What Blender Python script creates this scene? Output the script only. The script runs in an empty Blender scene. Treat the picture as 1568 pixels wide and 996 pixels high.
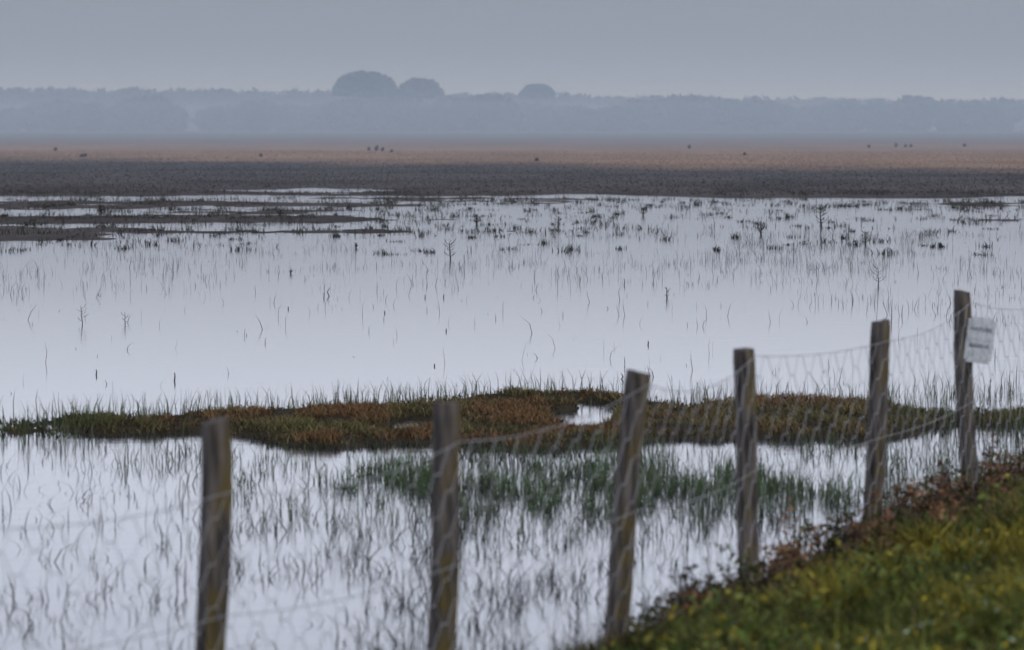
import bpy, bmesh, math, random
import numpy as np
from mathutils import Vector
random.seed(7)
R = np.random.RandomState(11)
scene = bpy.context.scene
scene.view_settings.view_transform = 'Standard'
scene.view_settings.look = 'None'
scene.view_settings.exposure = 0

# ------------------------------------------------------------ helpers
def vn(x, y, s=0.0):
    xi = np.floor(x); yi = np.floor(y)
    fx = x-xi; fy = y-yi
    fx = fx*fx*(3-2*fx); fy = fy*fy*(3-2*fy)
    def h(a, b):
        v = np.sin(a*127.1+b*311.7+s*74.7)*43758.5453
        return v-np.floor(v)
    return (h(xi, yi)*(1-fx)+h(xi+1, yi)*fx)*(1-fy)+(h(xi, yi+1)*(1-fx)+h(xi+1, yi+1)*fx)*fy
def fbm(x, y, s=0.0, o=4):
    t = 0; a = .5; n = 0
    for i in range(o):
        t = t+a*vn(x*2**i, y*2**i, s+i*3.1); n += a; a *= .5
    return t/n
def sstep(a, b, x):
    t = np.clip((x-a)/(b-a), 0, 1)
    return t*t*(3-2*t)

def nodes_of(mat):
    mat.use_nodes = True
    nt = mat.node_tree
    return nt, nt.nodes, nt.links, nt.nodes["Principled BSDF"]

def mat_vcol(name, rough=0.8, noise_scale=30, amp=0.5, spec=0.2, transl=0.0):
    m = bpy.data.materials.new(name)
    nt, N, L, P = nodes_of(m)
    at = N.new("ShaderNodeAttribute"); at.attribute_name = "Col"
    g = N.new("ShaderNodeNewGeometry")
    nz = N.new("ShaderNodeTexNoise"); nz.inputs["Scale"].default_value = noise_scale
    nz.inputs["Detail"].default_value = 3
    L.new(g.outputs["Position"], nz.inputs["Vector"])
    mr = N.new("ShaderNodeMapRange")
    mr.inputs["From Min"].default_value = .3; mr.inputs["From Max"].default_value = .7
    mr.inputs["To Min"].default_value = 1-amp; mr.inputs["To Max"].default_value = 1+amp
    L.new(nz.outputs["Fac"], mr.inputs["Value"])
    vm = N.new("ShaderNodeVectorMath"); vm.operation = 'SCALE'
    L.new(at.outputs["Color"], vm.inputs[0]); L.new(mr.outputs[0], vm.inputs["Scale"])
    L.new(vm.outputs[0], P.inputs["Base Color"])
    P.inputs["Roughness"].default_value = rough
    P.inputs["Specular IOR Level"].default_value = spec
    return m

def set_col(me, cols):
    a = me.color_attributes.new("Col", 'FLOAT_COLOR', 'POINT')
    c = np.ones((len(cols), 4), dtype=np.float32); c[:, :3] = cols
    a.data.foreach_set("color", c.ravel())

def mesh_np(name, verts, loops, starts, cols=None, mat=None, smooth=False):
    me = bpy.data.meshes.new(name)
    me.vertices.add(len(verts)); me.vertices.foreach_set("co", np.asarray(verts, dtype=np.float32).ravel())
    me.loops.add(len(loops)); me.loops.foreach_set("vertex_index", np.asarray(loops, dtype=np.int32))
    me.polygons.add(len(starts)); me.polygons.foreach_set("loop_start", np.asarray(starts, dtype=np.int32))
    me.update(calc_edges=True); me.validate()
    if cols is not None: set_col(me, cols)
    if smooth: me.polygons.foreach_set("use_smooth", np.ones(len(starts), dtype=bool))
    ob = bpy.data.objects.new(name, me); scene.collection.objects.link(ob)
    if mat: me.materials.append(mat)
    return ob

def blades(name, x, y, z, h, w, lean, cols, mat, bend=0.3):
    """tapered grass / reed blades, one mesh"""
    n = len(x); a = R.uniform(0, 2*np.pi, n); d = R.uniform(0, 2*np.pi, n)
    wx = np.cos(a)*w/2; wy = np.sin(a)*w/2
    lx = np.cos(d)*lean*h; ly = np.sin(d)*lean*h
    V = np.zeros((n, 5, 3))
    V[:, 0] = np.stack([x-wx, y-wy, z], 1); V[:, 1] = np.stack([x+wx, y+wy, z], 1)
    kx = R.normal(0, .05, n)*h
    mx = x+lx*.35+kx; my = y+ly*.35; mz = z+h*.55
    V[:, 2] = np.stack([mx+wx*.8, my+wy*.8, mz], 1); V[:, 3] = np.stack([mx-wx*.8, my-wy*.8, mz], 1)
    V[:, 4] = np.stack([x+lx*(1+bend), y+ly*(1+bend), z+h], 1)
    b = (np.arange(n)*5)[:, None]
    loops = (b+np.array([0, 1, 2, 3, 3, 2, 4])[None]).ravel()
    st = ((np.arange(n)*7)[:, None]+np.array([0, 4])[None]).ravel()
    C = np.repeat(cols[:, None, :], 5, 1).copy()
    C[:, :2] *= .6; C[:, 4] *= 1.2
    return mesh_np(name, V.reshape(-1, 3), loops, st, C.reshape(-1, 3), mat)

def pal(n, colors, jitter=.25, weights=None):
    c = np.array(colors)[R.choice(len(colors), n, p=weights)]
    return c*R.uniform(1-jitter, 1+jitter, (n, 1))

# ------------------------------------------------------------ land form
FX, FY = 0.554, 14.9
DX, DY = 0.364, 0.931
def sdist(x, y): return (x-FX)*DY-(y-FY)*DX      # + = the path side of the fence
ux = np.array([-4.6,-4.0,-3.63,-3.17,-2.54,-1.68,-.99,-.51,.41,1.07,1.93,2.55,3.26,3.8,4.6])
uy = np.array([28.5,28.8,29.4,29.6,30.2,30.6,31.0,31.4,31.8,31.5,31.4,31.5,30.7,30.1,29.6])
lx_ = np.array([-4.6,-3.6,-2.9,-2.21,-1.7,-1.18,-.18,.39,.92,1.43,2.23,3.0,3.8,4.6])
ly_ = np.array([28.4,28.2,28.2,27.8,27.3,27.4,27.3,26.7,27.1,27.9,27.7,27.9,28.9,29.3])
def island(x, y):
    top = np.interp(x, ux, uy); bot = np.interp(x, lx_, ly_)
    e = (.6*vn(x*1.3, y*1.5, 5)+.4*vn(x*3.6, y*3.0, 6)-.42)
    m = np.minimum((top-y)*.42+.0, (y-bot)*.6)+e*.8
    m = np.minimum(m, .55)
    def pud(cx, cy, rx, ry): return np.exp(-(((x-cx)/rx)**2+((y-cy)/ry)**2)**2)
    m = m-1.6*pud(.60, 29.5, .27, .95)-1.3*pud(.80, 30.5, .18, .7)-1.3*pud(-.83, 28.9, .24, .75)-.8*pud(.25, 31.2, .5, .4)-.9*pud(-1.4, 30.5, .5, .3)-.8*pud(1.5, 30.6, .3, .4)
    m = np.where((x < -4.7) | (x > 4.7), -1, m)
    return m
def mudn(x, y):
    n = .55*vn(x/7+3, y/3.2, 2)+.3*vn(x/1.6, y/1.5, 4)+.15*vn(x/.45, y/.7, 6)
    edge = 119+8*(vn(x/9, y*0, 8)-.5)+5*(vn(x/2.5, y*0, 14)-.5)
    left = sstep(6, -12, x)
    thr = .80-.12*left
    thr = thr-.36*np.exp(-((y-89)/3.0)**2)*sstep(0, -7, x)
    thr = thr-.24*np.exp(-((y-82.5)/2)**2)*sstep(12, -2, x)
    thr = thr-.34*np.exp(-((y-77)/3.0)**2)*sstep(-7.5, -10, x)
    thr = thr-.20*np.exp(-((y-105)/6)**2)
    thr = thr+.35*sstep(75, 62, y)
    pudd = .34*np.exp(-((y-127)/7)**2)*sstep(8, -8, x)
    thr = np.where(y > edge, -.1+pudd*1.65, thr)
    return n-thr
def height(x, y):
    s = sdist(x, y)
    bank = np.where(s > 0, .3+.14*np.minimum(s, 6), .3+s*.55)
    bank = bank+(fbm(x*1.5, y*1.5, 1)-.5)*.16
    bank = np.maximum(bank, -.3)
    isl = np.clip(island(x, y)*.2, -.3, .05)
    isl = isl+(fbm(x*6, y*6, 9)-.5)*.03*(isl > 0)
    isl = np.where((y > 24) & (y < 34), isl, -.3)
    mud = np.where(y > 55, np.clip(mudn(x, y)*.3, -.3, .05), -.3)
    mud = mud+sstep(150, 260, y)*.08
    return np.maximum(np.maximum(bank, isl), mud)

# one sheet out to the horizon
ys = np.concatenate([np.linspace(-30, 10, 20, endpoint=False), np.linspace(10, 24, 140, endpoint=False),
                     np.linspace(24, 34, 160, endpoint=False), np.linspace(34, 55, 20, endpoint=False),
                     np.linspace(55, 240, 330, endpoint=False), np.geomspace(240, 9000, 60)])
nu = 520
u = np.linspace(-1, 1, nu); uu = np.sign(u)*(np.abs(u)*.45+.55*np.abs(u)**5)
YY, UU = np.meshgrid(ys, uu, indexing='ij')
XX = UU*(14+.62*np.maximum(YY, 0))
ZZ = height(XX, YY)
nr = len(ys)
s = sdist(XX, YY)
col = np.zeros(XX.shape+(3,)); col[:] = (.03, .03, .028)
def mixc(mask, c):
    col[:] = col*(1-mask[..., None])+np.array(c)*mask[..., None]
isl_m = ((YY > 24) & (YY < 34)).astype(float)
mixc(isl_m, (.035, .028, .018))
mixc(sstep(-.6, -.1, s), (.035, .035, .018))
mud_m = sstep(50, 60, YY)*(s < -1)
n2 = .6*fbm(XX/6, YY/9, 21)+.4*fbm(XX/2, YY/4, 22)
mixc(mud_m, (.062, .053, .052)); col *= (1+mud_m*(n2-.5)*1.8)[..., None]
tan_edge = 203-.81*XX+(fbm(XX/8, YY/12, 31)-.5)*34
tanm = sstep(-22, 22, YY-tan_edge)*mud_m
n3 = .5*fbm(XX/14, YY/30, 41)+.5*fbm(XX/5, YY/16, 44)
tc = np.array([.25, .16, .105])*(.5+1.0*n3)[..., None]
col[:] = col*(1-tanm[..., None])+tc*tanm[..., None]
fm = sstep(250, 480, YY)
col[:] = col*(1-fm[..., None])+np.array([.13, .105, .095])*fm[..., None]
fm = sstep(480, 700, YY)
col[:] = col*(1-fm[..., None])+np.array([.06, .06, .05])*fm[..., None]
idx = np.arange(nr*nu).reshape(nr, nu)
q = np.stack([idx[:-1, :-1], idx[:-1, 1:], idx[1:, 1:], idx[1:, :-1]], -1).reshape(-1, 4)
ground_mat = mat_vcol("marsh_ground", .95, 3, .25, .05)
mesh_np("ground", np.stack([XX, YY, ZZ], -1).reshape(-1, 3), q.ravel(), np.arange(len(q))*4,
        col.reshape(-1, 3), ground_mat, True)

# ------------------------------------------------------------ water
m = bpy.data.materials.new("marsh_water"); nt, N, L, P = nodes_of(m)
P.inputs["Base Color"].default_value = (.02, .024, .03, 1)
P.inputs["Roughness"].default_value = .10
P.inputs["IOR"].default_value = 1.45
g = N.new("ShaderNodeNewGeometry"); mp = N.new("ShaderNodeMapping"); mp.inputs["Scale"].default_value = (.8, 2.2, 1)
nz = N.new("ShaderNodeTexNoise"); nz.inputs["Scale"].default_value = 2.2; nz.inputs["Detail"].default_value = 4
bp = N.new("ShaderNodeBump"); bp.inputs["Strength"].default_value = .09; bp.inputs["Distance"].default_value = .02
L.new(g.outputs["Position"], mp.inputs[0]); L.new(mp.outputs[0], nz.inputs["Vector"])
L.new(nz.outputs["Fac"], bp.inputs["Height"]); L.new(bp.outputs[0], P.inputs["Normal"])
mesh_np("water", [(-400, -30, 0), (400, -30, 0), (400, 300, 0), (-400, 300, 0)], [0, 1, 2, 3], [0], None, m)

# ------------------------------------------------------------ marsh plants
gm = mat_vcol("grass_blades", .75, 15, .3, .15)
def keep(x, y, mask): return x[mask], y[mask]

# green grass along the back and the ends of the islet + right hand shore
n0 = 22000
x = R.uniform(-4.8, 6.2, n0); y = R.uniform(26.0, 34, n0)
top = np.interp(x, ux, uy)
clump = fbm(x*1.6, y*1.2, 51)
dens = np.exp(-((y-top-.05)/.5)**2)*np.where(x < -.6, 1, .5)*sstep(-4.8, -2.6, x)
dens = np.maximum(dens, np.exp(-((x+3.9)/.9)**2-((y-28.6)/.9)**2)*.8)
dens = np.maximum(dens, sstep(3.0, 4.2, x)*np.exp(-((y-29.2)/2.6)**2)*1.0)
k = R.rand(n0) < dens*sstep(.32, .60, clump)*1.2
x, y = keep(x, y, k); n = len(x)
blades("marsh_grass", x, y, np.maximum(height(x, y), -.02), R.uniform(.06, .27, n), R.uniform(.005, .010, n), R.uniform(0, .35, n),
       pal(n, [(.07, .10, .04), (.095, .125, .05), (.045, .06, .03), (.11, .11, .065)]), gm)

# low saltmarsh cover on the islet
n0 = 120000
x = R.uniform(-4.6, 4.6, n0); y = R.uniform(26.3, 32.4, n0)
im = island(x, y)
k = im > R.uniform(.03, .16, n0)
x, y = keep(x, y, k); n = len(x)
pt = fbm(x*1.5, y*1.0, 61); p2 = fbm(x*4, y*3, 62)
rust = np.array([.15, .082, .04]); olive = np.array([.125, .098, .045]); grn = np.array([.075, .082, .032]); dk = np.array([.032, .025, .02])
C = olive[None]*np.ones((n, 1))
a = sstep(.43, .62, pt)[:, None]*.85; C = C*(1-a)+rust*a
a = (sstep(.42, .30, pt)*.4+sstep(-2.6, -3.6, x)*.8).clip(0, 1)[:, None]; C = C*(1-a)+grn*a
a = (sstep(.56, .38, p2)*.8)[:, None]; C = C*(1-a)+dk*a
C = C*R.uniform(.5, 1.5, (n, 1))
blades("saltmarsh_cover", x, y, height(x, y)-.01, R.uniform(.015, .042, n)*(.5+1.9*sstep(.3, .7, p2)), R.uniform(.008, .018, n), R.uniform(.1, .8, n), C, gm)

# dark wet fringe of the islet
n0 = 28000
x = R.uniform(-4.7, 4.7, n0); y = R.uniform(26, 33, n0); im = island(x, y)
k = (im > -.15) & (im < .06) & (fbm(x*3, y*3, 66) > .42); x, y = keep(x, y, k); n = len(x)
blades("shore_weed", x, y, np.full(n, -.005), R.uniform(.015, .055, n), R.uniform(.008, .016, n), R.uniform(.2, 1., n),
       pal(n, [(.025, .022, .02), (.035, .038, .02), (.04, .028, .02)]), gm)

# green reeds in front of the islet
n0 = 90000
x = R.uniform(-3.4, 5.0, n0); y = R.uniform(19.0, 27.2, n0)
cl = fbm(x*1.2, y*.6, 71); cl2 = fbm(x*5, y*2.5, 72)
dens = 1.1*np.exp(-((y-24.1)/1.3)**2)*sstep(-2.3, -1.2, x)*sstep(3.6, 1.6, x)+.3*np.exp(-((y-24)/2.6)**2)*sstep(-3, 0, x)+.10*np.exp(-((y-26)/1)**2)
k = R.rand(n0) < dens*sstep(.28, .52, cl)*sstep(.36, .6, cl2)
x, y = keep(x, y, k); n = len(x)
blades("green_reeds", x, y, np.full(n, -.02), .04+.19*R.rand(n)**1.4, R.uniform(.004, .009, n), R.uniform(.02, .5, n),
       pal(n, [(.075, .12, .052), (.06, .10, .045), (.095, .135, .06), (.055, .065, .045)]), gm)

# thin dark emergent stalks, near water
n0 = 46000
y = R.uniform(13, 27.5, n0); x = R.uniform(-.19, .19, n0)*y
cl = fbm(x*.8, y*.4, 81); cl2 = fbm(x*5.5, y*2.6, 82)
tall = sstep(.4, .72, cl2)
dens = (.04+sstep(.34, .6, cl)*sstep(.44, .66, cl2))*(.22+.78*sstep(-2.6, .2, x))*1.0
k = (R.rand(n0) < dens) & (height(x, y) < .02); x, y = keep(x, y, k); n = len(x); tall = tall[k]
blades("dead_reeds", x, y, np.full(n, -.02), .03+.15*R.rand(n)**1.6*(.35+1.1*tall), R.uniform(.003, .010, n), R.uniform(.02, 1.1, n),
       pal(n, [(.045, .045, .045), (.065, .065, .055), (.055, .065, .045), (.10, .095, .085)]), gm)

# sparse stalks, middle water
n0 = 60000
y = np.sqrt(R.uniform(31.5**2, 80**2, n0)); x = R.uniform(-.17, .17, n0)*y
cl = fbm(x*.35, y*.14, 91); cl2 = fbm(x*2.4, y*.8, 92)
px = x/y/.151
dens = .018+sstep(.42, .66, cl)*sstep(.42, .68, cl2)*(.10+.45*sstep(-.1, .9, px)+.5*sstep(48, 64, y))
dens += .30*np.exp(-((y-57)/6)**2)*sstep(-.45, -.9, px)*sstep(.4, .6, cl2)
dens = dens*(.35+.65*sstep(40, 48, y)+.9*np.exp(-((y-32.6)/1.2)**2))
k = R.rand(n0) < dens; x, y = keep(x, y, k); n = len(x)
blades("water_stalks", x, y, np.full(n, -.02), .02+.24*R.rand(n)**2.6, R.uniform(.003, .009, n), R.uniform(.02, .6, n),
       pal(n, [(.06, .065, .06), (.09, .10, .08), (.035, .035, .035)]), gm)

# far tufts
n0 = 150000
y = np.sqrt(R.uniform(62**2, 124**2, n0)); x = R.uniform(-.18, .18, n0)*y
mn = mudn(x, y); cl2 = .6*vn(x*1.8, y*.5, 102)+.4*vn(x*5, y*1.2, 103); cl3 = fbm(x*.12, y*.22, 104)
px = x/y/.151
dens = sstep(-.30, .02, mn)*sstep(.45, .72, cl2)+.25*sstep(.45, .66, cl3)*sstep(.5, .8, cl2)*sstep(70, 84, y)
dens += .35*np.exp(-((y-99)/8)**2)*sstep(.48, .8, cl2)*sstep(.9, -.3, px)
dens += .8*np.exp(-((y-101)/3)**2)*sstep(.5, .7, cl2)*sstep(.15, .6, px)
k = R.rand(n0) < dens*.7; x, y = keep(x, y, k); n = len(x)
blades("far_sedge", x, y, np.maximum(height(x, y), -.01), .02+.16*R.rand(n)**2.2, R.uniform(.010, .026, n), R.uniform(.05, .8, n),
       pal(n, [(.04, .04, .038), (.05, .052, .04), (.065, .06, .05)]), gm)
# isolated dark tussocks
T = 260
ty = np.sqrt(R.uniform(66**2, 114**2, T)); tx = R.uniform(-.16, .16, T)*ty
rr = R.uniform(.04, .16, T)
k = 26
x = np.repeat(tx, k)+R.normal(0, 1, T*k)*np.repeat(rr, k); y = np.repeat(ty, k)+R.normal(0, .2, T*k)
n = T*k
blades("marsh_tussocks", x, y, np.full(n, -.01), R.uniform(.04, .16, n)*np.repeat(R.uniform(.4, 1.2, T), k), R.uniform(.010, .024, n), R.uniform(.1, .9, n),
       pal(n, [(.025, .025, .025), (.04, .04, .035)]), gm)

# mud plain fuzz and tan grass edge
n0 = 50000
y = R.uniform(118, 290, n0); x = R.uniform(-.19, .19, n0)*y
te = 203-.81*x+(fbm(x/8, y/12, 31)-.5)*34
tanb = y > te+R.normal(0, 11, n0)
C = np.where(tanb[:, None], pal(n0, [(.24, .155, .105), (.21, .14, .095), (.26, .17, .11)], .08), pal(n0, [(.055, .048, .047), (.065, .055, .053), (.052, .052, .045)], .15))
blades("plain_grass", x, y, height(x, y), R.uniform(.02, .07, n0), R.uniform(.03, .07, n0), R.uniform(.1, .8, n0), C, gm)

# ------------------------------------------------------------ twigs standing in the water
tm = mat_vcol("dead_stem", .8, 20, .3, .2)
def tube(paths, name, mat, colr=(.02, .018, .016)):
    V = []; F = []
    for pts, r0, r1 in paths:
        b = len(V); k = 6; n = len(pts)
        for i, p in enumerate(pts):
            r = r0+(r1-r0)*i/max(1, n-1)
            for j in range(k):
                a = 2*math.pi*j/k
                V.append((p[0]+r*math.cos(a), p[1]+r*math.sin(a), p[2]))
        for i in range(n-1):
            for j in range(k):
                F.append((b+i*k+j, b+i*k+(j+1) % k, b+(i+1)*k+(j+1) % k, b+(i+1)*k+j))
        F.append(tuple(b+(n-1)*k+j for j in range(k)))
    me = bpy.data.meshes.new(name); me.from_pydata(V, [], F); me.update()
    set_col(me, np.tile(np.array(colr), (len(V), 1))); me.materials.append(mat)
    ob = bpy.data.objects.new(name, me); scene.collection.objects.link(ob); return ob
def twig(x, y, h, nb, name="dead_marsh_plant", r=.008, spread=.5):
    paths = []
    p = [(x, y, -.05)]; cx = x
    for i in range(1, 7):
        cx += random.uniform(-.04, .04)*h; p.append((cx, y, h*i/6))
    paths.append((p, r, r*.4))
    for b in range(nb):
        i = random.randint(1, 5); q0 = p[i]; d = random.choice([-1, 1]); l = h*random.uniform(.15, .4)*spread*2
        paths.append(([q0, (q0[0]+d*l*.6, q0[1]+random.uniform(-.05, .05), q0[2]+l*.35), (q0[0]+d*l, q0[1], q0[2]+l*random.uniform(.5, 1.1))], r*.8, r*.3))
    tube(paths, name, tm)
def tw_at(px, d): return (px-784)*d/5200.
for px, d, h, nb, r in [(690, 64, .33, 16, .014), (1257, 84, .5, 18, .02), (1325, 72, .28, 16, .016), (125, 43.5, .24, 8, .006),
                        (190, 43.5, .16, 6, .006), (545, 70, .10, 10, .018), (445, 58, .09, 6, .012), (1345, 54, .3, 14, .008),
                        (1022, 50, .16, 6, .01), (855, 84, .26, 14, .02), (1165, 78, .18, 12, .02), (985, 94, .22, 14, .022), (155, 98, .2, 12, .026), (430, 92, .3, 14, .026), (730, 86, .26, 14, .026)]:
    twig(tw_at(px, d), d, h, nb, r=r)
for px, d, h, bx in [(265, 34.0, .085, .01), (145, 34.8, .055, .008), (665, 36, .03, .0), (505, 50.5, .13, -.04), (650, 50, .05, .01), (680, 50, .06, -.01),
                     (440, 47, .04, .01), (587, 46, .04, .02), (683, 42, .04, 0), (992, 39.5, .05, .01), (955, 54, .1, .02), (950, 34.2, .06, .03), (495, 50, .08, .01)]:
    x0 = tw_at(px, d)
    tube([([(x0, d, -.03), (x0+bx, d, h*.5), (x0+bx*.2+.004, d, h)], .0085, .004)], "reed_stub", tm)

# ------------------------------------------------------------ fence
fence = bpy.data.objects.new("wire_fence", None); scene.collection.objects.link(fence)
pm = bpy.data.materials.new("weathered_post"); nt, N, L, P = nodes_of(pm)
tc = N.new("ShaderNodeTexCoord")
mp = N.new("ShaderNodeMapping"); mp.inputs["Scale"].default_value = (30, 30, 2.2)
nz = N.new("ShaderNodeTexNoise"); nz.inputs["Scale"].default_value = 1.6; nz.inputs["Detail"].default_value = 6
L.new(tc.outputs["Object"], mp.inputs[0]); L.new(mp.outputs[0], nz.inputs["Vector"])
cr = N.new("ShaderNodeValToRGB")
cr.color_ramp.elements[0].position = .34; cr.color_ramp.elements[0].color = (.016, .014, .014, 1)
cr.color_ramp.elements[1].position = .68; cr.color_ramp.elements[1].color = (.17, .145, .13, 1)
L.new(nz.outputs["Fac"], cr.inputs[0])
nz2 = N.new("ShaderNodeTexNoise"); nz2.inputs["Scale"].default_value = 7; nz2.inputs["Detail"].default_value = 6
L.new(tc.outputs["Object"], nz2.inputs["Vector"])
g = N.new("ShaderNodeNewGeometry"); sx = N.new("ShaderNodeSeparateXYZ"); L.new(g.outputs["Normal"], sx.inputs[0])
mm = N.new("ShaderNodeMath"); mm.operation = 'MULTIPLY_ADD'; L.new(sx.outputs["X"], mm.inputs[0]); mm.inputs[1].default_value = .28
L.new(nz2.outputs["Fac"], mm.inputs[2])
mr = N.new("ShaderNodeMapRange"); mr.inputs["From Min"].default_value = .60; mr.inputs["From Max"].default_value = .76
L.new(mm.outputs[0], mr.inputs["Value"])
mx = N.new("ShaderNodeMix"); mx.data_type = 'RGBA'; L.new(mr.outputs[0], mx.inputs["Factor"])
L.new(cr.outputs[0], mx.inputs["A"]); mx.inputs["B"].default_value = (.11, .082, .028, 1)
L.new(mx.outputs["Result"], P.inputs["Base Color"]); P.inputs["Roughness"].default_value = .9
P.inputs["Specular IOR Level"].default_value = .2
bp = N.new("ShaderNodeBump"); bp.inputs["Strength"].default_value = .6; bp.inputs["Distance"].default_value = .006
L.new(nz.outputs["Fac"], bp.inputs["Height"]); L.new(bp.outputs[0], P.inputs["Normal"])

posts = [  # x,y at top, z top, base dx, width
    (-2.00, 11.0, 1.5, 0, .09), (-1.085, 12.4, 1.507, -.03, .094), (-.25, 13.5, 1.48, -.045, .092), (.554, 14.9, 1.50, -.10, .088),
    (1.14, 16.7, 1.48, .04, .085), (2.04, 18.7, 1.5, -.045, .086), (2.70, 20.4, 1.58, .06, .085), (3.55, 22.4, 1.5, 0, .085), (4.3, 24.6, 1.5, 0, .085)]
for i, (x, y, zt, dx, w) in enumerate(posts):
    V = []; F = []; nl = 34; z0 = -.35; rot = random.uniform(.3, .55)
    prof = []
    c = .8
    for (sx_, sy_) in [(1, 1), (-1, 1), (-1, -1), (1, -1)]:
        if sx_*sy_ > 0: prof += [(sx_, sy_*c), (sx_*c, sy_)]
        else: prof += [(sx_*c, sy_), (sx_, sy_*c)]
    k = len(prof)
    for l in range(nl):
        t = l/(nl-1); z = z0+(zt-z0)*t
        tt = (zt-z)/1.15
        ox = dx*tt+.006*math.sin(z*5+i*2)
        ww = w*(1.0+.03*math.sin(z*7+i))*(1 if l < nl-1 else .93)
        for j, (a, b) in enumerate(prof):
            jj = 1+.05*(random.random()-.5)+.05*math.sin(j*2.3+i+z*3)
            ax, by = a*ww/2*jj, b*ww*.46*jj
            zz = z+(.010*a*math.sin(i*1.7)+random.uniform(-.005, .005) if l >= nl-2 else 0)
            V.append((ax*math.cos(rot)-by*math.sin(rot)+ox, ax*math.sin(rot)+by*math.cos(rot), zz))
    for l in range(nl-1):
        for j in range(k):
            F.append((l*k+j, l*k+(j+1) % k, (l+1)*k+(j+1) % k, (l+1)*k+j))
    F.append(tuple((nl-1)*k+j for j in range(k)))
    me = bpy.data.meshes.new("fence_post"); me.from_pydata(V, [], F); me.update(); me.materials.append(pm)
    bm = bmesh.new(); bm.from_mesh(me); bmesh.ops.recalc_face_normals(bm, faces=bm.faces); bm.to_mesh(me); bm.free()
    ob = bpy.data.objects.new("post_%d" % i, me); ob.location = (x, y, 0); scene.collection.objects.link(ob); ob.parent = fence

wm = bpy.data.materials.new("galvanised_wire"); nt, N, L, P = nodes_of(wm)
P.inputs["Metallic"].default_value = .3; P.inputs["Roughness"].default_value = .6
nz = N.new("ShaderNodeTexNoise"); nz.inputs["Scale"].default_value = 12
cr = N.new("ShaderNodeValToRGB"); cr.color_ramp.elements[0].color = (.22, .215, .21, 1); cr.color_ramp.elements[1].color = (.50, .51, .53, 1)
L.new(nz.outputs["Fac"], cr.inputs[0]); L.new(cr.outputs[0], P.inputs["Base Color"])
def curve(name, splines, r):
    cu = bpy.data.curves.new(name, 'CURVE'); cu.dimensions = '3D'; cu.bevel_depth = r; cu.bevel_resolution = 0
    for pts in splines:
        sp = cu.splines.new('POLY'); sp.points.add(len(pts)-1)
        for p, q_ in zip(sp.points, pts): p.co = (*q_, 1)
    cu.materials.append(wm)
    ob = bpy.data.objects.new(name, cu); scene.collection.objects.link(ob); ob.parent = fence
sag = [.06, .07, .06, .09, .03, .05, .06, .05]
attach = [.20, .26, .15, .05, .03, .10, .06, .06, .06]
def fence_pt(seg, t, f):
    """f 0 = top wire .. 1 = foot"""
    a, b = posts[seg], posts[seg+1]
    za = a[2]-attach[seg]; zb = b[2]-attach[seg+1]
    lowa, lowb = .34, .34
    zt = za+(zb-za)*t-sag[seg]*4*t*(1-t)
    zl = lowa+(lowb-lowa)*t
    z = zt+(zl-zt)*f
    dxa = a[3]*(a[2]-z)/1.15; dxb = b[3]*(b[2]-z)/1.15
    return (a[0]+dxa+(b[0]+dxb-a[0]-dxa)*t+.055*DY, a[1]+(b[1]-a[1])*t-.055, z)
tops = []; net = []
for f in (0, .5, .99):
    pts = []
    for sgm in range(len(posts)-1):
        for i in range(14): pts.append(fence_pt(sgm, i/14, f))
    tops.append(pts)
rows = 11
for r in range(rows):
    pts = []; c = 0
    for sgm in range(len(posts)-1):
        nn = 34
        for i in range(nn):
            f = (r+.5+(.5 if (c % 4 in (0, 1)) == (r % 2 == 0) else -.5))/rows
            p = fence_pt(sgm, i/nn, f); pts.append((p[0], p[1]+random.uniform(-.006, .006), p[2]+random.uniform(-.004, .004))); c += 1
    net.append(pts)
curve("strand_wire", tops, .0018)
curve("wire_netting", net, .0016)

# sign on the post
sign = bpy.data.objects.new("warning_sign", None); scene.collection.objects.link(sign)
sm = bpy.data.materials.new("sign_paint"); nt, N, L, P = nodes_of(sm)
nz = N.new("ShaderNodeTexNoise"); nz.inputs["Scale"].default_value = 9; nz.inputs["Detail"].default_value = 6
cr = N.new("ShaderNodeValToRGB"); cr.color_ramp.elements[0].color = (.40, .41, .42, 1); cr.color_ramp.elements[0].position = .3
cr.color_ramp.elements[1].color = (.62, .64, .66, 1); cr.color_ramp.elements[1].position = .6
L.new(nz.outputs["Fac"], cr.inputs[0]); L.new(cr.outputs[0], P.inputs["Base Color"]); P.inputs["Roughness"].default_value = .5
bm = bmesh.new(); bmesh.ops.create_cube(bm, size=1)
for v in bm.verts: v.co = Vector((v.co.x*.165, v.co.y*.006, v.co.z*.275))
ve = [e for e in bm.edges if abs(e.verts[0].co.y-e.verts[1].co.y) > .004]
bmesh.ops.bevel(bm, geom=ve, offset=.014, segments=4, affect='EDGES')
me = bpy.data.meshes.new("plate"); bm.to_mesh(me); bm.free(); me.materials.append(sm)
pl = bpy.data.objects.new("plate", me); scene.collection.objects.link(pl); pl.parent = sign
im_ = bpy.data.materials.new("sign_ink"); nt, N, L, P = nodes_of(im_)
nz = N.new("ShaderNodeTexNoise"); cr = N.new("ShaderNodeValToRGB"); cr.color_ramp.elements[0].color = (.08, .08, .085, 1); cr.color_ramp.elements[1].color = (.16, .16, .17, 1)
L.new(nz.outputs["Fac"], cr.inputs[0]); L.new(cr.outputs[0], P.inputs["Base Color"])
for tx, z, sz in [("NATURE", .055, .034), ("RESERVE", -.045, .032)]:
    cu = bpy.data.curves.new("text", 'FONT'); cu.body = tx; cu.size = sz; cu.align_x = 'CENTER'; cu.extrude = .0008; cu.offset = .0005
    cu.materials.append(im_)
    o = bpy.data.objects.new("lettering", cu); o.rotation_euler = (math.radians(90), 0, 0); o.location = (0, -.0042, z)
    scene.collection.objects.link(o); o.parent = sign
bpy.context.view_layer.update()
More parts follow.
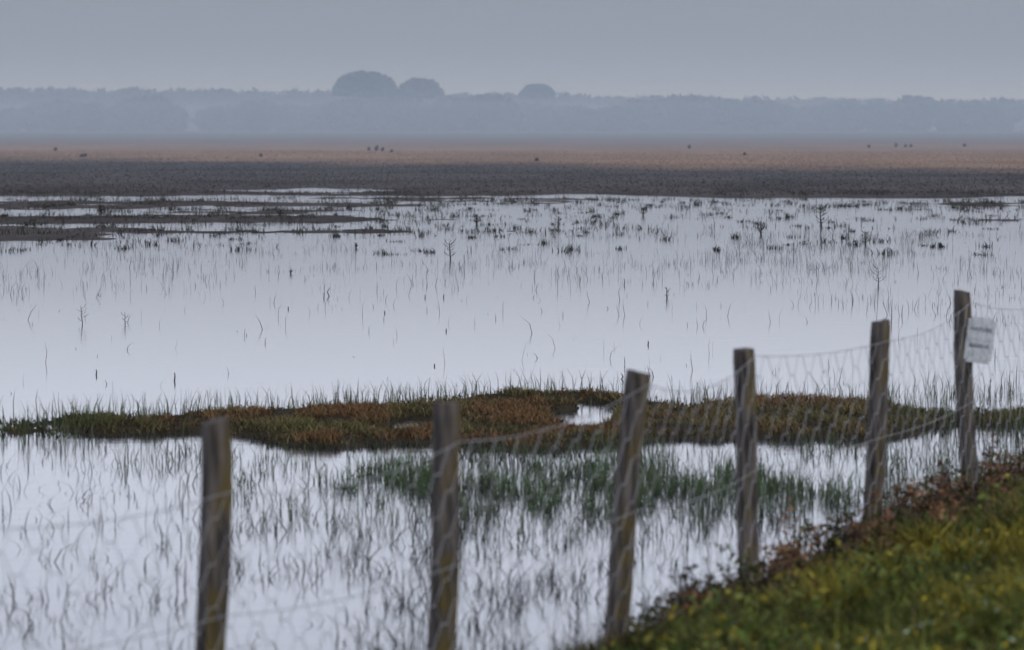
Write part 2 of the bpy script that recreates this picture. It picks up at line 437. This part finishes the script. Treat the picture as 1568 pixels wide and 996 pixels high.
for (bx, bz) in [(-.06, .11), (-.06, -.11)]:
    bpy.ops.mesh.primitive_uv_sphere_add(radius=.006, segments=10, ring_count=6, location=(bx, -.004, bz)); o = bpy.context.object
    o.name = "bolt"; o.data.materials.append(wm); o.parent = sign
sign.location = (2.70+.108, 20.4-.062, 2.6-(521-186)*20.35/5200)
sign.rotation_euler = (0, math.radians(7), math.radians(-10))

# ------------------------------------------------------------ bank vegetation
n0 = 150000
y = R.uniform(9.5, 25, n0); x = R.uniform(-.5, 5.0, n0)
s = sdist(x, y); k = (s > -.35) & (s < 4.5) & (x < .2*y+.3); x, y, s = x[k], y[k], s[k]
n = len(x)
cl = fbm(x*1.5, y*1.2, 111); cl2 = fbm(x*4, y*4, 112)
g1 = np.array([.088, .105, .022]); g2 = np.array([.20, .165, .024]); g3 = np.array([.035, .048, .016]); br = np.array([.07, .045, .025])
C = g1*np.ones((n, 1))
a = sstep(.44, .62, cl)[:, None]*.85; C = C*(1-a)+g2*a
a = (sstep(.54, .36, cl2))[:, None]; C = C*(1-a)+g3*a
a = sstep(.75, -.05, s)[:, None]*.75; C = C*(1-a)+br*.7*a
a = (sstep(.55, .68, fbm(x*2.3, y*2.3, 117))*.6)[:, None]; C = C*(1-a)+np.array([.11, .07, .035])*a
C = C*R.uniform(.5, 1.5, (n, 1))
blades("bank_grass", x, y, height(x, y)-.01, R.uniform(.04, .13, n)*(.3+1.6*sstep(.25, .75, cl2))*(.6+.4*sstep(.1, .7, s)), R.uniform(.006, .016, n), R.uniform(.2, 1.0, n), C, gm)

def leaves(name, cx, cy, cz, size, cols, mat):
    n = len(cx)
    a = R.normal(size=(n, 3)); a /= np.linalg.norm(a, axis=1)[:, None]
    b = R.normal(size=(n, 3)); b -= (a*b).sum(1)[:, None]*a; b /= np.linalg.norm(b, axis=1)[:, None]
    c = np.stack([cx, cy, cz], 1); sz = size[:, None]
    V = np.stack([c-a*sz, c-b*sz*.45+a*sz*.1, c+a*sz, c+b*sz*.45+a*sz*.1], 1)
    return mesh_np(name, V.reshape(-1, 3), np.arange(n*4), np.arange(n)*4, np.repeat(cols, 4, 0), mat)
# broad leaved weeds, yellow and white flower heads scattered over the bank
n0 = 22000
y = R.uniform(10, 23, n0); x = R.uniform(0, 4.8, n0); s = sdist(x, y)
k = (s > .3) & (fbm(x*2.5, y*2.5, 121) > .5); x, y, s = x[k], y[k], s[k]; n = len(x)
leaves("broadleaf_weeds", x, y, height(x, y)+R.uniform(.02, .17, n), R.uniform(.012, .035, n), pal(n, [(.10, .14, .03), (.15, .17, .045), (.21, .18, .025), (.05, .075, .02)], .3), gm)
n0 = 1100
y = R.uniform(10.5, 16.5, n0); x = R.uniform(.5, 3.6, n0); s = sdist(x, y); k = (s > .9) & (fbm(x*2, y*2, 131) > .46)
x, y = x[k], y[k]; n = len(x)
leaves("wild_flowers", x, y, height(x, y)+R.uniform(.10, .19, n), R.uniform(.008, .017, n), pal(n, [(.45, .36, .03), (.40, .48, .38), (.4, .3, .02)], .2), gm)

# russet dead dock along the fence foot
cx, cy, cz, sz, cc = [], [], [], [], []
for i in range(430):
    t = R.uniform(-.6, 10.5)
    off = R.normal(.12, .24)
    yy = FY+t*DY+off*-DX; xx = FX+t*DX+off*DY
    dn = vn(np.array([t*1.6]), np.array([off*2.]), 77)[0]
    dens = .75*dn+.3*math.exp(-((t-3.6)/1.6)**2)
    if dens < .34: continue
    hh = R.uniform(.05, .30)*(.3+dens)*(1 if R.rand() < .85 else 1.5)
    hz = height(np.array([xx]), np.array([yy]))[0]
    m_ = 80
    tz = R.uniform(0, 1, m_)
    cx.append(xx+R.normal(0, .055, m_)*(1.25-tz*.9)); cy.append(yy+R.normal(0, .055, m_)*(1.25-tz*.9)); cz.append(hz+tz*hh)
    sz.append(R.uniform(.008, .026, m_))
    base = random.choice([(.20, .105, .06), (.15, .085, .05), (.24, .13, .07), (.05, .036, .026), (.08, .05, .032), (.07, .078, .028), (.06, .068, .024)])
    cc.append(np.array(base)[None]*R.uniform(.35, 1.4, (m_, 1)))
leaves("dead_dock_plants", np.concatenate(cx), np.concatenate(cy), np.concatenate(cz), np.concatenate(sz), np.concatenate(cc), gm)

# ------------------------------------------------------------ distant trees
fol = mat_vcol("tree_foliage", .9, .6, .3, .05)
ico = bmesh.new(); bmesh.ops.create_icosphere(ico, subdivisions=3, radius=1)
IV = np.array([v.co[:] for v in ico.verts]); IF = np.array([[v.index for v in f.verts] for f in ico.faces]); ico.free()
class Acc:
    def __init__(s): s.V = []; s.L = []; s.S = []; s.C = []; s.nv = 0; s.nl = 0
    def add(s, V, F, C):
        k = F.shape[1]; s.V.append(V); s.L.append((F+s.nv).ravel()); s.S.append(np.arange(len(F))*k+s.nl); s.C.append(C)
        s.nv += len(V); s.nl += F.size
    def obj(s, name, parent=None):
        o = mesh_np(name, np.concatenate(s.V), np.concatenate(s.L), np.concatenate(s.S), np.concatenate(s.C), fol)
        if parent: o.parent = parent
        return o
def crown(acc, c, rx, ry, rz, nleaf, ls, cd=(.045, .056, .038)):
    ph = R.uniform(0, 9, 3)
    d = IV*(1+.10*np.sin(IV[:, 0:1]*5+ph[0])*np.cos(IV[:, 2:3]*4+ph[1])+.08*np.sin(IV[:, 1:2]*9+ph[2]+IV[:, 0:1]*7))
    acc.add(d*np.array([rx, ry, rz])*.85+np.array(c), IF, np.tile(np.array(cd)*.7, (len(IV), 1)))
    v = R.normal(size=(nleaf, 3)); v /= np.linalg.norm(v, axis=1)[:, None]; v[:, 2] = np.where(v[:, 2] < -.5, -v[:, 2], v[:, 2])
    p = v*np.array([rx, ry, rz])*R.uniform(.8, 1.07, (nleaf, 1))+np.array(c)
    a = R.normal(size=(nleaf, 3))*ls; b = R.normal(size=(nleaf, 3))*ls
    V = np.stack([p-a, p-b, p+a, p+b], 1).reshape(-1, 3)
    acc.add(V, np.arange(nleaf*4).reshape(-1, 4), np.repeat(np.array(cd)[None]*R.uniform(.6, 1.6, (nleaf, 1)), 4, 0))
def trunk(acc, p0, p1, r0, r1):
    p0 = np.array(p0); p1 = np.array(p1); a = np.arange(8)/8*2*np.pi
    ring = np.stack([np.cos(a), np.sin(a), a*0], 1)
    V = np.concatenate([p0+ring*r0, p1+ring*r1]); j = np.arange(8); j2 = (j+1) % 8
    acc.add(V, np.stack([j, j2, j2+8, j+8], 1), np.tile([.05, .04, .035], (16, 1)))

def tree_row(name, y0, spread, x0, x1, step, topf, low=.0):
    acc = Acc(); x = x0
    while x < x1:
        t = topf(x); yy = y0+R.uniform(-spread, spread)
        r = t*R.uniform(.38, .6)
        trunk(acc, (x, yy, 0), (x+.3, yy, t*.5), .3, .2)
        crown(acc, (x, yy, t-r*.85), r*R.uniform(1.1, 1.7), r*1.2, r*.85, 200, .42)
        for _ in range(2):
            rr = r*R.uniform(.45, .7)
            crown(acc, (x+R.uniform(-1, 1)*r*1.4, yy-R.uniform(0, 4), R.uniform(.25, .65)*t), rr*1.3, rr, rr*.8, 90, .4)
        crown(acc, (x, yy+3, t*.2), step*.9, 2.5, t*.32, 60, .4)
        x += step*R.uniform(.5, 1.4)
    acc.obj(name)
bumps = [(0, 165), (60, 156), (95, 149), (130, 153), (160, 166), (190, 158), (225, 140), (262, 158), (300, 168), (350, 162), (420, 152), (460, 164), (500, 158), (600, 148), (660, 160), (700, 150), (745, 146), (800, 158), (900, 166), (960, 158),
         (1000, 150), (1050, 142), (1100, 148), (1150, 152), (1230, 166), (1300, 152), (1360, 164), (1410, 145), (1480, 160), (1560, 150), (1640, 152)]
bx = [(p-784)*850/5200 for p, _ in bumps]; bz = [(186-q_)*850/5200+2.6 for _, q_ in bumps]
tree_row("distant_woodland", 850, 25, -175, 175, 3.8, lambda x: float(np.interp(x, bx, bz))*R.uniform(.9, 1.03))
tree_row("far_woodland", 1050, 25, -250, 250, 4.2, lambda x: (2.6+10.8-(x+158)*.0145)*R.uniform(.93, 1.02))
def pine(x, y, top, rx, rz):
    e = bpy.data.objects.new("stone_pine", None); scene.collection.objects.link(e)
    a = Acc(); zc = top-rz
    trunk(a, (x, y, 0), (x+.5, y, zc-rz*.2), .55, .35)
    for k in range(7):
        an = k*.9; trunk(a, (x+.5, y, zc-rz*.7), (x+math.cos(an)*rx*.6, y+math.sin(an)*rx*.6, zc), .2, .08)
    a.obj("trunk_and_limbs", e)
    a = Acc(); crown(a, (x, y, zc), rx*.86, rx*.8, rz*.97, 1600, .36)
    for k in range(14):
        an = k*.45; rr = R.uniform(.24, .36)*rx
        crown(a, (x+math.cos(an)*rx*.74, y+math.sin(an)*rx*.6, zc-rz*.35+R.uniform(-.3, .3)), rr, rr, rz*.42, 260, .33)
    a.obj("crown", e)
pine((559-784)*900/5200, 900, (186-111)*900/5200+2.6, 8.6, 3.8)
pine((643-784)*920/5200, 920, (186-122)*920/5200+2.6, 5.9, 2.8)
pine((822-784)*950/5200, 950, (186-131)*950/5200+2.6, 4.6, 2.0)

acc = Acc()
for px, py, d, r in [(86, 232, 290, .35), (131, 244, 240, .3), (126, 245, 238, .2), (565, 233, 290, .35), (577, 234, 288, .5), (586, 235, 285, .35), (600, 236, 275, .25), (1055, 229, 310, .4),
                     (1371, 226, 330, .45), (1386, 227, 328, .35), (1394, 227, 328, .35), (1476, 226, 335, .35), (1330, 228, 320, .3), (822, 250, 215, .15), (1140, 240, 250, .2), (400, 243, 240, .2)]:
    x = (px-784)*d/5200; r *= .42
    crown(acc, (x, d, .1+r*.8), r*.6, r*.6, r, 40, .06, (.05, .045, .035))
acc.obj("distant_shrubs")

# ------------------------------------------------------------ mist
def mist(name, x0, x1, y0, y1, z0, z1, dens, colr):
    m = bpy.data.materials.new(name); m.use_nodes = True; nt = m.node_tree
    for n_ in list(nt.nodes):
        if n_.type != 'OUTPUT_MATERIAL': nt.nodes.remove(n_)
    vs = nt.nodes.new("ShaderNodeVolumeScatter"); vs.inputs["Density"].default_value = dens; vs.inputs["Color"].default_value = (*colr, 1)
    nt.links.new(vs.outputs[0], [n_ for n_ in nt.nodes if n_.type == 'OUTPUT_MATERIAL'][0].inputs["Volume"])
    V = [(x0, y0, z0), (x1, y0, z0), (x1, y1, z0), (x0, y1, z0), (x0, y0, z1), (x1, y0, z1), (x1, y1, z1), (x0, y1, z1)]
    F = [(0, 3, 2, 1), (4, 5, 6, 7), (0, 1, 5, 4), (1, 2, 6, 5), (2, 3, 7, 6), (3, 0, 4, 7)]
    me = bpy.data.meshes.new(name); me.from_pydata(V, [], F); me.materials.append(m)
    o = bpy.data.objects.new(name, me); scene.collection.objects.link(o)
mist("mist", -3000, 3000, 105, 5000, -1, 24, .0017, (.49, .60, .78))
mist("ground_mist", -2500, 2500, 230, 4000, -.8, 7, .0012, (.47, .58, .77))

# ------------------------------------------------------------ world + sun
w = bpy.data.worlds.new("World"); scene.world = w; w.use_nodes = True
nt = w.node_tree; N = nt.nodes; L = nt.links; N.clear()
out = N.new("ShaderNodeOutputWorld"); bg1 = N.new("ShaderNodeBackground"); bg2 = N.new("ShaderNodeBackground"); ad = N.new("ShaderNodeAddShader")
sky = N.new("ShaderNodeTexSky"); sky.sky_type = 'NISHITA'; sky.sun_disc = False
SE, SA = math.radians(28), math.radians(140)
sky.sun_elevation = SE; sky.sun_rotation = SA
L.new(sky.outputs[0], bg1.inputs[0]); bg1.inputs[1].default_value = .005
tc = N.new("ShaderNodeTexCoord"); sp = N.new("ShaderNodeSeparateXYZ"); L.new(tc.outputs["Generated"], sp.inputs[0])
nz = N.new("ShaderNodeTexNoise"); nz.inputs["Scale"].default_value = 3; nz.inputs["Detail"].default_value = 4
mp = N.new("ShaderNodeMapping"); mp.inputs["Scale"].default_value = (1, 1, 6); L.new(tc.outputs["Generated"], mp.inputs[0]); L.new(mp.outputs[0], nz.inputs["Vector"])
ma = N.new("ShaderNodeMath"); ma.operation = 'MULTIPLY_ADD'; ma.inputs[1].default_value = .02; L.new(nz.outputs["Fac"], ma.inputs[0]); L.new(sp.outputs["Z"], ma.inputs[2])
cr = N.new("ShaderNodeValToRGB"); L.new(ma.outputs[0], cr.inputs[0])
e = cr.color_ramp.elements
e[0].position = 0; e[0].color = (.095, .12, .165, 1)
e[1].position = 1; e[1].color = (.34, .37, .44, 1)
for p, c in [(.046, (.135, .148, .180)), (.066, (.42, .455, .56)), (.10, (.68, .73, .88)), (.19, (.72, .77, .92)), (.38, (.38, .41, .475))]:
    q_ = e.new(p); q_.color = (*c, 1)
L.new(cr.outputs[0], bg2.inputs[0]); bg2.inputs[1].default_value = 1.65
L.new(bg1.outputs[0], ad.inputs[0]); L.new(bg2.outputs[0], ad.inputs[1]); L.new(ad.outputs[0], out.inputs[0])
sd = bpy.data.lights.new("sun", 'SUN'); sd.energy = .7; sd.angle = math.radians(14); sd.color = (1, .95, .88)
so = bpy.data.objects.new("sun", sd); scene.collection.objects.link(so)
dv = Vector((math.sin(SA)*math.cos(SE), math.cos(SA)*math.cos(SE), math.sin(SE)))
so.rotation_euler = (-dv).to_track_quat('-Z', 'Y').to_euler()

# ------------------------------------------------------------ camera
cd = bpy.data.cameras.new("camera"); cam = bpy.data.objects.new("camera", cd); scene.collection.objects.link(cam)
cam.location = (0, 0, 2.6); cam.rotation_euler = (math.radians(90-3.43), 0, 0)
cd.sensor_width = 36; cd.lens = 36*5200/1568; cd.clip_start = .1; cd.clip_end = 20000
cd.dof.use_dof = True; cd.dof.focus_distance = 46; cd.dof.aperture_fstop = 3.4
scene.camera = cam
